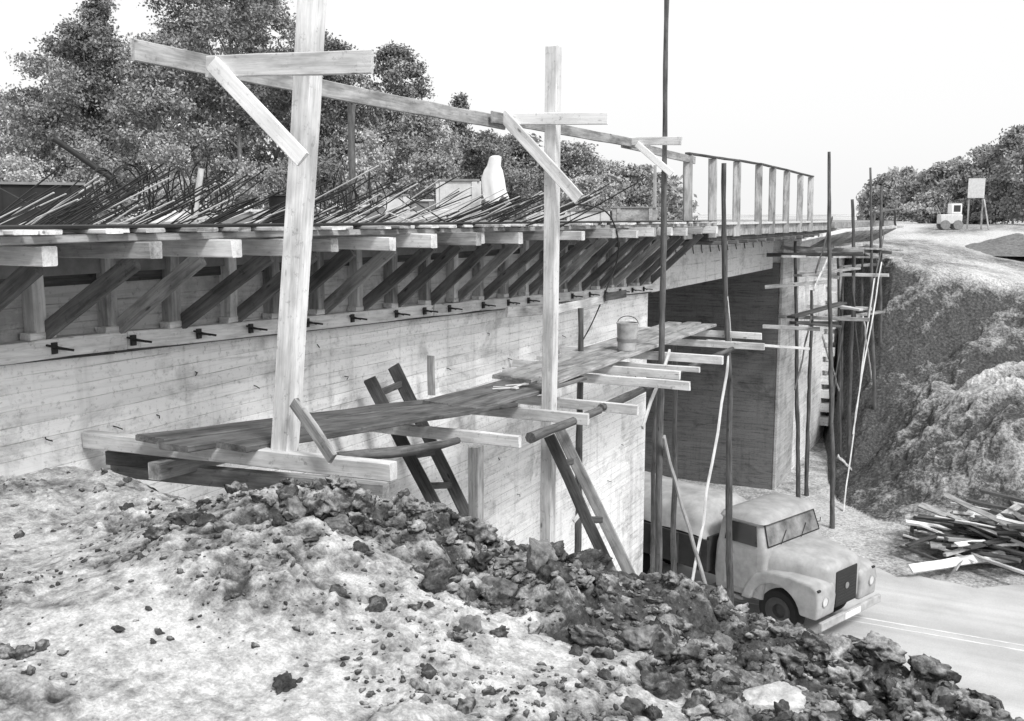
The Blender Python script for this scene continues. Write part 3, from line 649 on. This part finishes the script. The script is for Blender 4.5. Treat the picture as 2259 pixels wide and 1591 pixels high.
# ---------------------------------------------------------------- things on the deck
GR='bent starter bars along the deck'
rg=random.Random(11)
for i in range(240):
    px=rg.choice([rg.uniform(-60,300),rg.uniform(260,680),rg.uniform(650,1240),rg.uniform(700,1200)]); D_=rg.uniform(8.6,11.5) if px<700 else rg.uniform(10.5,14.5)
    b=onD(px,487,D_); b.z=-.10
    sgn=1 if rg.random()<.95 else -1
    dr=Vector((sgn*rg.uniform(.85,1.0),rg.uniform(-.05,.28),rg.uniform(.26,.50))); L=rg.uniform(.4,1.2)
    m=MB().tube([b,b+dr*L*.5+Vector((0,0,rg.uniform(-.012,.004))),b+dr*L],.0066 if px<700 else .0078,5)
    tag(m.build('reinforcing_bar',STEEL if rg.random()<.7 else LIGHT,org=b),'thin steel reinforcing bar sticking up slantwise from the bridge deck','reinforcing bar',GR)
def coil(px,py,D_,r,n,lab,ax):
    c_=onD(px,py,D_); m=MB(); pts=[]
    rr=random.Random(int(px)); ax=Vector(ax).normalized(); u=ax.cross(Vector((0,0,1))).normalized(); w_=ax.cross(u)
    for k in range(n*16+1):
        a=2*math.pi*k/16; q=r*(1+.18*math.sin(a*.13+px)+.05*rr.uniform(-1,1)); pts.append(c_+ax*((k/(n*16)-.5)*r*2.6+.12*math.sin(a*.31))+u*math.cos(a)*q+w_*math.sin(a)*q*.9)
    m.tube(pts,.0070,5); return tag(m.build('wire_coil',IRON,org=c_),lab,'wire coil')
coil(262,420,10.0,.22,7,'loose wire coil left on the deck next to the slanted dark pole',(1,.2,0))
coil(385,418,9.8,.24,8,'wire coil on the deck beside the short white post',(.5,.8,.1))
coil(455,435,10.3,.18,6,'smaller wire coil right of the short white post',(1,-.3,0))
coil(735,422,11.2,.27,8,'big wire coil on the deck right of the nearest guard post',(.7,.6,0))
coil(790,440,11.8,.18,5,'small wire coil partly behind the big coil',(1,.2,.1))
tag(pole('slanted_pole',onD(120,307,11),onD(300,430,10.6),.03,.03,IRON,wob=.003),'dark slanted pole rising above the deck at far left','pole')
tag(pole('white_post',onD(428,489,10),onD(444,372,10),.03,.03,LIGHT,wob=.002),'short pale post standing on the deck between wire coils','post')
p=onD(625,485,9.6); p.z=-.10; tb_=thing('tub','dark tub on the deck just left of the nearest guard post','tub',p)
MB().lathe([(.001,0),(.10,0),(.13,.30),(.14,.30),(.135,.31),(.12,.30),(.09,.02),(.001,.02)],20).build('tub_body',TAR,tb_)
MB().tube([(.135*math.cos(a),0,.30+.04*math.sin(a)) for a in [math.pi*i/8 for i in range(9)]],.006,5).build('handle',STEEL,tb_)
def stack(name,px0,px1,py0,py1,D_,depth,mat,lab,cat,bev=.01):
    a=onD(px0,py1,D_); b=onD(px1,py1,D_); t_=onD(px0,py0,D_); a.z=b.z=-.10; hgt=t_.z+.10
    d=(b-a).normalized(); rz=math.atan2(d.y,d.x); L=(b-a).length
    r_=thing(name,lab,cat,a); Mr=Matrix.Rotation(rz,4,'Z')
    MB().box((0,0,0),(L,depth,hgt-.03),Mr).build('body',mat,r_,bevel=bev)
    MB().box((-.03,-.03,hgt-.03),(L*.97,depth+.02,hgt),Mr).build('lid',MID if mat is not MID else LIGHT,r_)
    for q in (.15,.85): MB().box((L*q-.04,-.022,0),(L*q+.04,-.002,hgt-.035),Mr).build('cleat',mat,r_)
    return r_
stack('dark_panel',-40,205,400,489,12.5,.08,TAR,'dark upright formwork panel on the deck at the left edge','panel')
stack('crate',962,1062,395,489,15.0,.8,LIGHT,'large pale crate on the deck left of the hanging cloth','crate')
stack('material_stack',845,905,428,489,15.5,.8,LIGHT,'small pale stack on the deck between wire coils and crate','stack')
stack('material_stack',795,850,452,489,14.5,.5,MID,'low grey stack on the deck beside the small coil','stack')
stack('material_stack',905,960,440,489,16.5,.8,MID,'low grey block on the deck touching the large crate','stack')
stack('timber_stack',1250,1345,462,489,17.0,.6,LIGHT,'low pale timber stack on the deck right of second guard post','stack')
stack('timber_stack',1350,1450,456,489,22.0,.6,WOODM,'flat weathered timber stack on the deck behind the bark pole','stack')
stack('low_form',470,620,462,489,13.0,.6,MID,'low grey form box on the deck behind the bars','form box')
stack('low_form',690,790,462,489,13.5,.6,WOODM,'low weathered form box behind the big wire coil','form box')
for i,(px,w_,D_,lab) in enumerate([(330,150,11.5,'pale board lying among the bars left of the short white post'),(560,120,11.8,'pale board lying among the bars left of nearest guard post'),(850,140,12.5,'pale board on edge among the bars by the small pale stack'),(1160,90,14,'pale board on the deck left of second guard post')]):
    a=onD(px,480,D_); b=onD(px+w_,476,D_+.4); a.z=.0; b.z=.05
    tag(beam('loose_board',a,b,.03,.12,WOOD),lab,'board')
p=onD(1092,489,14.5); p.z=-.10
cl=thing('hung_cloth','white jacket like cloth hung over a short post beside the large crate','cloth',p)
pole('post',p,p+Vector((0,0,.85)),.03,.03,BARK,cl)
secs=[]
for z_,w_,d_ in ((.98,.05,.05),(.96,.09,.08),(.84,.10,.09),(.78,.14,.09),(.66,.17,.11),(.5,.17,.12),(.38,.19,.13),(.34,.18,.13)):
    s_=[]
    for k in range(24):
        a=2*math.pi*k/24; q=1+.16*math.sin(a*5+z_*3)*(1-z_)*1.6
        s_.append((w_*math.cos(a)*q+ .03*math.sin(z_*7),d_*math.sin(a)*q,z_-(.07*math.sin(a*3) if z_<.4 else 0)))
    secs.append(s_)
MB().loft(secs).build('cloth',CLOTH,cl)
tag(pole('far_post',onD(775,232,20),onD(779,489,20),.07,.07,BARK,wob=.006),'plain upright post behind the deck, below the long guard rail','post')
tag(beam('far_post',onD(1445,365,32),onD(1445,489,32),.08,.08,WOODM),'small distant post left of the board railing','post')
# ---------------------------------------------------------------- rocks
def chunk(sub,seed,nz=(.16,.09,.05)):
    bm=bmesh.new(); bmesh.ops.create_icosphere(bm,subdivisions=sub,radius=1)
    r_=random.Random(seed)
    pl=[(Vector((r_.gauss(0,1),r_.gauss(0,1),r_.gauss(0,1))).normalized(),r_.uniform(.45,.75)) for _ in range(18)]
    for v in bm.verts:
        for n_,d_ in pl:
            k=v.co.dot(n_)
            if k>d_: v.co-=n_*(k-d_)
        v.co*=1+nz[0]*mnoise.noise(v.co*2.5+Vector((seed,0,0)))+nz[1]*mnoise.noise(v.co*6)+nz[2]*mnoise.noise(v.co*15)
    return bm,r_
def rock(px,py,z,s3,lab,mat,seed):
    c_=onZ(px,py,z); c_.z=top(c_.x,c_.y)+s3[2]*.15
    bm,r_=chunk(5,seed)
    for v in bm.verts: v.co=Vector((v.co.x*s3[0],v.co.y*s3[1],v.co.z*s3[2]))
    me=bpy.data.meshes.new('rock'); bm.to_mesh(me); bm.free(); me.materials.append(mat)
    me.polygons.foreach_set('use_smooth',[True]*len(me.polygons))
    o=bpy.data.objects.new('rock',me); col.objects.link(o); o.location=c_; o.rotation_euler=(r_.uniform(-.2,.2),r_.uniform(-.2,.2),r_.uniform(0,3))
    return tag(o,lab,'rock')
def m_rock(name,lo,hi):
    t=NT(name); o=t.obj(); a=t.noise(o,6,8,.75,.3); b=t.noise(o,30,6,.7)
    return t.fin(t.math('MULTIPLY',t.ramp(a,[(.32,lo),(.62,hi)]),t.ramp(b,[(.3,.6),(.6,1.0)])),.9,t.math('ADD',a,t.math('MULTIPLY',b,.5)),.9,.02,.15)
RK=m_rock('soil_crusted_rock',.06,.34); RKL=m_rock('pale_rock',.38,.78)
for a_ in [(1090,1325,-1.9,(.20,.13,.12),'large dark angular rock left of a rounder one below the crest',RK,1),
(1185,1345,-1.95,(.13,.10,.11),'rounded grey rock right of the large dark angular rock',RK,2),
(745,1210,-1.65,(.16,.10,.09),'flat dark rock under the soil mound in front of the ladder',RK,3),
(1680,1535,-2.0,(.25,.17,.10),'pale flat rock slab at the bottom right',RKL,4),
(1590,1395,-2.05,(.11,.09,.08),'dark rock on the crest in front of the truck',RK,5),
(1040,1415,-1.85,(.10,.08,.06),'medium grey rock lying below the large dark angular rock',RK,6),
(650,1140,-1.5,(.12,.09,.08),'dark clod like rock on the left mound',RK,7),
(900,1480,-1.8,(.08,.06,.05),'small pale rock in the light soil at the bottom centre',RKL,8),
(2090,1520,-2.15,(.12,.09,.07),'dark rock at the crest by the right road edge',RK,9),
(1420,1450,-2.0,(.12,.10,.08),'grey rock between the rounded rock and the pale slab',RK,10)]: rock(*a_)
# broken clods: nobody could count them, one object
def variants(sub,n):
    out=[]
    for k in range(n):
        bm,_=chunk(sub,100+k*7,(.45,.30,.16)); out.append((np.array([v.co[:] for v in bm.verts]),np.array([[v.index for v in f.verts] for f in bm.faces]))); bm.free()
    return out
VB=variants(4,9); VM=variants(3,12); VS=variants(1,10)
Vs=[];Fs=[];off=0; rn=np.random.RandomState(5)
def scatter(n,vars_,smin,smax,pw,thr):
    global off
    cnt=0
    while cnt<n:
        px=rn.uniform(-50,2300); py=rn.uniform(1000,1600)
        r_=ray(px,py); c_=r_*(-1.85/r_.z)
        if c_.x<-6 or c_.x>1: continue
        if c_.y>np.interp(c_.x,CX,CY)+.18: continue
        j,i=cell(c_.x,c_.y); bb=max(belt[j,i]*1.0,thr*patch[j,i])
        if rn.rand()>.02+.98*bb: continue
        s=smin+(smax-smin)*rn.rand()**pw
        bv,bf=vars_[rn.randint(len(vars_))]
        v=bv*np.array([s*rn.uniform(.8,1.5),s*rn.uniform(.8,1.25),s*rn.uniform(.55,.95)])
        a=rn.uniform(0,6.28); b=rn.uniform(-.5,.5)
        Rz=np.array([[math.cos(a),math.sin(a),0],[-math.sin(a),math.cos(a),0],[0,0,1]]); Rx=np.array([[1,0,0],[0,math.cos(b),math.sin(b)],[0,-math.sin(b),math.cos(b)]])
        Vs.append(v@Rx@Rz+np.array([c_.x,c_.y,H[j,i]+s*.12])); Fs.append(bf+off); off+=len(bv); cnt+=1
scatter(170,VB,.05,.12,1.8,.0)
scatter(900,VM,.02,.06,1.6,.10)
scatter(6500,VS,.004,.022,2.2,.35)
tag(npmesh('loose_soil_clods',np.concatenate(Vs),np.concatenate(Fs),CLOD),'loose crumbs and broken clods of soil scattered over the foreground','soil clods',kind='stuff')
# ---------------------------------------------------------------- trees
def m_leaf(name,lo,hi):
    t=NT(name); o=t.obj(); n=t.noise(o,.6,4,.6); rnd=t.N('ShaderNodeNewGeometry').outputs['Random Per Island']
    x=t.math('MULTIPLY',t.ramp(n,[(.35,lo),(.65,hi)]),t.math('ADD',.75,t.math('MULTIPLY',rnd,.5)))
    return t.fin(x,.7,None,spec=.15)
LF=[m_leaf('dark_foliage',.17,.30),m_leaf('mid_foliage',.22,.40),m_leaf('light_foliage',.33,.54),m_leaf('hazy_foliage',.28,.40)]  # leaf tones lifted and flattened to paint in haze
TRK=m_plain('grey_tree_bark',.3,.9,.5,5)
def leafquads(P,s,rn):
    k=len(P); n_=rn.normal(size=(k,3))+np.array([0,0,.6]); n_/=np.linalg.norm(n_,axis=1)[:,None]
    u=np.cross(n_,rn.normal(size=(k,3))); u/=np.linalg.norm(u,axis=1)[:,None]; v=np.cross(n_,u)
    s=s[:,None]; return np.stack([P+u*s,P+v*s*.55,P-u*s,P-v*s*.55],1).reshape(-1,3)
def tree(px,ptop,D_,wpx,label,mi,seed,nleaf=7000,kind='tree',conifer=False,low=.12,leaf=.088):
    rn=np.random.RandomState(seed); b=onD(px,480,D_); zb=gz(b.x,b.y) ; b.z=zb
    h=onD(px,ptop,D_).z-zb; w=wpx/FP*D_/2
    T=thing(kind+'_tree' if kind!='shrub' else 'shrub',label,'tree' if kind!='shrub' else 'shrub',b)
    m=MB(); lean=rn.uniform(-.05,.05,2)
    pts=[(lean[0]*h*t_*t_+.02*h*math.sin(t_*5+seed)*t_,lean[1]*h*t_,h*t_*.93-.3) for t_ in np.linspace(0,1,9)]
    r0=.014*h; m.tube(pts,[r0*(1-.85*i/8) for i in range(9)],7)
    nl=13
    for k in range(nl):
        t_=low+.1+(.8-low)*k/nl; a=k*2.4+rn.uniform(0,1); L=w*(.95-.55*t_)*rn.uniform(.7,1.1)
        p0=Vector(pts[min(8,int(t_*8))]); p1=p0+Vector((math.cos(a)*L,math.sin(a)*L,h*.14)); pm=(p0+p1)/2+Vector((0,0,h*.015))
        m.tube([p0,pm,p1],[r0*.4,r0*.25,r0*.1],5,caps=False)
    m.build('trunk',TRK,T)
    nc=130 if kind!='shrub' else 80
    C_=[];S_=[]
    off_=rn.uniform(0,6)
    for k in range(nc):
        t_=low+(1-low)*rn.rand()**.8
        a=rn.uniform(0,6.28)
        if conifer: rad=w*(1-t_)*1.0+.1
        else: rad=w*math.sqrt(max(.02,1-((t_-.48)/.56)**2))*(.72+.22*math.sin(a*3+off_)+.28*math.sin(t_*11+off_))
        q=rn.rand()**.4*rad
        C_.append((math.cos(a)*q+lean[0]*h*t_*t_,math.sin(a)*q+lean[1]*h*t_,t_*h)); S_.append(rn.uniform(.07,.19)*w+.12)
    C_=np.array(C_);S_=np.array(S_); C_[:,2]=np.minimum(C_[:,2],h-S_*.4)
    ci=rn.choice(nc,nleaf,p=S_**1.6/np.sum(S_**1.6)); d=rn.normal(size=(nleaf,3)); d/=np.linalg.norm(d,axis=1)[:,None]; rr=rn.rand(nleaf)**.6*rn.uniform(.6,1.8,nleaf)
    P=C_[ci]+d*(rr*S_[ci])[:,None]*np.array([1.25,1.25,.7])
    V=leafquads(P,leaf*rn.uniform(.6,1.35,nleaf)*(D_/55),rn)
    npmesh('crown',V,np.arange(nleaf*4).reshape(-1,4),LF[mi],T)
    return T
TL=[(-60,250,62,190,'partly cropped tree at the left edge',1),(30,215,66,180,'pale loose tree second from the left edge',2),(110,125,60,240,'broad tree at left rising behind the slanted pole',1),
(215,60,64,200,'tall narrow topped tree above the dark panel',0),(262,-20,70,170,'slender tall tree left of the highest crowns',1),(370,90,58,250,'rounded tree behind the cross arm left end',1),
(430,-30,68,220,'very tall tree just left of the highest gap',0),(530,-60,60,270,'tallest dark tree at the top of the picture left of nearest post',0),(620,-10,66,210,'tall tree right behind the nearest guard post',1),
(700,70,60,210,'tree just right of nearest guard post top',0),(740,95,72,150,'narrow tree over the right end of the cross arm',1),(810,205,60,190,'medium tree under the long guard rail',1),
(880,105,63,160,'isolated round topped tree at the right end of the tall row',0),(930,250,58,170,'lower tree below the long rail, right of the round topped tree',1),
(1020,210,80,110,'pointed small conifer beyond the long guard rail',0),(1075,295,66,150,'dark tree behind the hung cloth',0),(1150,300,70,160,'dark low tree left of the second guard post',0),
(1260,318,75,170,'tree just right of the second guard post',1),(1330,360,80,140,'low pale tree between second post and bark pole',2),(1400,368,90,120,'small tree just left of the bark pole',1),(1452,385,98,80,'small far tree behind the bark pole',1)]
for i,(px,pt,D_,w,lab,mi) in enumerate(TL):
    tree(px,pt,D_,w,lab,mi,100+i,nleaf=25000 if pt<200 else 12000,kind='broadleaf' if 'conifer' not in lab else 'conifer',conifer='conifer' in lab)
SH=[(60,345,46,210,'light bushy shrub behind the bars at the far left',2),(200,330,47,200,'bushy shrub behind the dark panel',1),(370,320,46,220,'pale rounded shrub behind the wire coils',2),(520,345,48,210,'dark shrub left of the nearest guard post',1),(600,360,50,180,'small shrub directly behind the nearest guard post',1),(690,335,50,200,'dark shrub behind the big wire coil',0),(820,290,48,190,'feathery pale shrub right of the plain upright post',2),(960,345,52,190,'low shrub behind the large crate',1),(1130,370,58,160,'low dark shrub at the foot of the trees left of second guard post',0),(1290,395,66,160,'low pale shrub behind the low timber stack',2),(1400,420,70,120,'low shrub behind the bark pole',1)]
for i,(px,pt,D_,w,lab,mi) in enumerate(SH):
    tree(px,pt,D_,w,lab,mi,300+i,nleaf=9000,kind='shrub',low=.02,leaf=.088)
TR=[(2235,285,85,150,'tallest tree at the right edge',0),(2180,325,90,130,'rounded tree left of the right edge tree',1),(2130,365,92,110,'tree directly behind the sign board',1),(2275,300,80,120,'tree cropped by the right edge',1),(2085,362,110,110,'lower far tree left of the sign board',1),(2040,385,125,110,'far tree between sign board and deck end',3),(1995,375,140,80,'hazy far conifer of the right wood',3),(1955,388,150,90,'leftmost far tree of the right wood, above the deck end',3),(2060,430,88,110,'low bush left of the white machine',2),(2160,440,86,90,'low bush under the sign board',1)]
for i,(px,pt,D_,w,lab,mi) in enumerate(TR):
    k='shrub' if 'bush' in lab else ('conifer' if 'conifer' in lab else 'broadleaf')
    tree(px,pt,D_,w,lab,mi,500+i,nleaf=10000,kind=k,conifer=k=='conifer',low=.04,leaf=.09)
def wood(name,xs,hs,n_,d0,d1,seed,lab,s0,s1,mi):
    rn=np.random.RandomState(seed); ax=rn.uniform(xs[0],xs[-1],n_)
    hp=np.interp(ax,xs,hs)+14*np.sin(ax*.05)+9*np.sin(ax*.13)+5*np.sin(ax*.31)
    py_=hp+(494-hp)*rn.rand(n_)**1.1; dd=rn.uniform(d0,d1,n_); P=np.array([tuple(onD(a,b,c)) for a,b,c in zip(ax,py_,dd)])
    P+=rn.normal(size=P.shape)*.35
    tag(npmesh(name,leafquads(P,rn.uniform(s0,s1,n_),rn),np.arange(n_*4).reshape(-1,4),LF[mi]),lab,'wood',kind='stuff')
wood('far_wood',[-200,0,110,215,300,420,560,680,760,840,900,960,1080,1300,1520],[280,250,215,170,150,140,110,150,200,290,300,330,350,400,430],45000,76,84,9,'continuous far wood filling the gaps behind the tall trees',.12,.28,1)
wood('far_wood',[1900,1960,2050,2120,2200,2340],[418,402,392,370,345,330],30000,155,170,10,'continuous far tree line on the horizon at the right',.2,.45,3)
# sign board
p=onD(2155,492,70); zb=gz(p.x,p.y); sg=thing('sign_board','pale blank looking board on two posts in front of the right trees','sign',Vector((p.x,p.y,zb)))
a=onD(2137,394,70);b=onD(2174,394,70);c_=onD(2137,437,70)
beam('board',Vector((a.x,a.y,(a.z+c_.z)/2)),Vector((b.x,b.y,(a.z+c_.z)/2)),.06,a.z-c_.z,LIGHT,sg,jit=0)
for px in (2140,2171):
    q=onD(px,400,70.1); beam('post',Vector((q.x,q.y,zb)),Vector((q.x,q.y,q.z)),.1,.1,WOODM,sg)
beam('brace',onD(2171,440,70.1),Vector((onD(2182,490,69).x,onD(2182,490,69).y,zb)),.08,.08,WOODM,sg)
p=onD(2100,488,68); zb=gz(p.x,p.y); mc=thing('site_machine','small white machine with cab parked left of the sign board','machine',Vector((p.x,p.y,zb)),R(20))
MB().box((-.8,-.4,.35),(.5,.4,.95)).build('machine_body',LIGHT,mc,bevel=.06)
MB().box((-.2,-.38,.95),(.45,.38,1.6)).build('cab',CLOTH,mc,bevel=.06)
MB().box((-.05,-.386,1.1),(.35,-.382,1.5)).build('window',GLASS,mc)
MB().tube([(-.7,0,.9),(-1.0,0,1.5),(-1.3,0,1.2)],.05,6).build('arm',MID,mc)
for x_ in (-.5,.25):
    for y_ in (-.42,.42): MB().lathe([(0,-.08),(.28,-.08),(.3,0),(.28,.08),(0,.08)],16,'y',Matrix.Translation((x_,y_,.3))).build('wheel',MID,mc)
xx=np.linspace(-3.5,3.5,50); X_,Y_=np.meshgrid(xx,xx); Z_=1.0*np.clip(1-np.hypot(X_,Y_)/3.3,0,1)**.9+.12*fbm(X_*1.5,Y_*1.5,9,5)*(np.hypot(X_,Y_)<3.3)-.05
p=onD(2245,520,55); GRV=m_rock('grey_gravel',.10,.26)
tag(npmesh('gravel_heap',np.stack([X_,Y_,Z_],-1).reshape(-1,3),gridF(50,50),GRV,None,(p.x,p.y,gz(p.x,p.y)),smooth=True),'dark grey gravel heap at the right edge below the trees','heap')
# ---------------------------------------------------------------- light, world, camera
W=bpy.data.worlds.new('World'); bpy.context.scene.world=W; W.use_nodes=True; nt=W.node_tree; bg=nt.nodes['Background']
sk=nt.nodes.new('ShaderNodeTexSky'); sk.sky_type='NISHITA'; sk.sun_disc=False
sdir=Vector((.75,-.42,1.0)).normalized()
sk.sun_elevation=math.asin(sdir.z); sk.sun_rotation=math.atan2(sdir.x,sdir.y); sk.dust_density=5; sk.air_density=1
bw=nt.nodes.new('ShaderNodeRGBToBW'); nt.links.new(sk.outputs[0],bw.inputs[0])
mx=nt.nodes.new('ShaderNodeMix'); mx.data_type='FLOAT'; mx.inputs[0].default_value=.75; nt.links.new(bw.outputs[0],mx.inputs[2]); mx.inputs[3].default_value=8.4
nt.links.new(mx.outputs[0],bg.inputs['Color']); bg.inputs['Strength'].default_value=.145
sd=bpy.data.lights.new('sun','SUN'); sd.energy=2.7; sd.angle=R(12); sd.color=(1,.998,.994); so=bpy.data.objects.new('sun',sd); col.objects.link(so)
so.rotation_euler=sdir.to_track_quat('Z','Y').to_euler(); so.location=(20,-10,30)
cam=bpy.data.cameras.new('camera'); cam.lens=35; cam.sensor_width=36; cam.clip_end=3000; cam.clip_start=.05
co=bpy.data.objects.new('camera',cam); col.objects.link(co); co.location=(0,0,0); co.rotation_euler=(R(90)-PIT,0,YAW)
bpy.context.scene.camera=co
bpy.context.scene.view_settings.view_transform='Standard'; bpy.context.scene.view_settings.look='None'
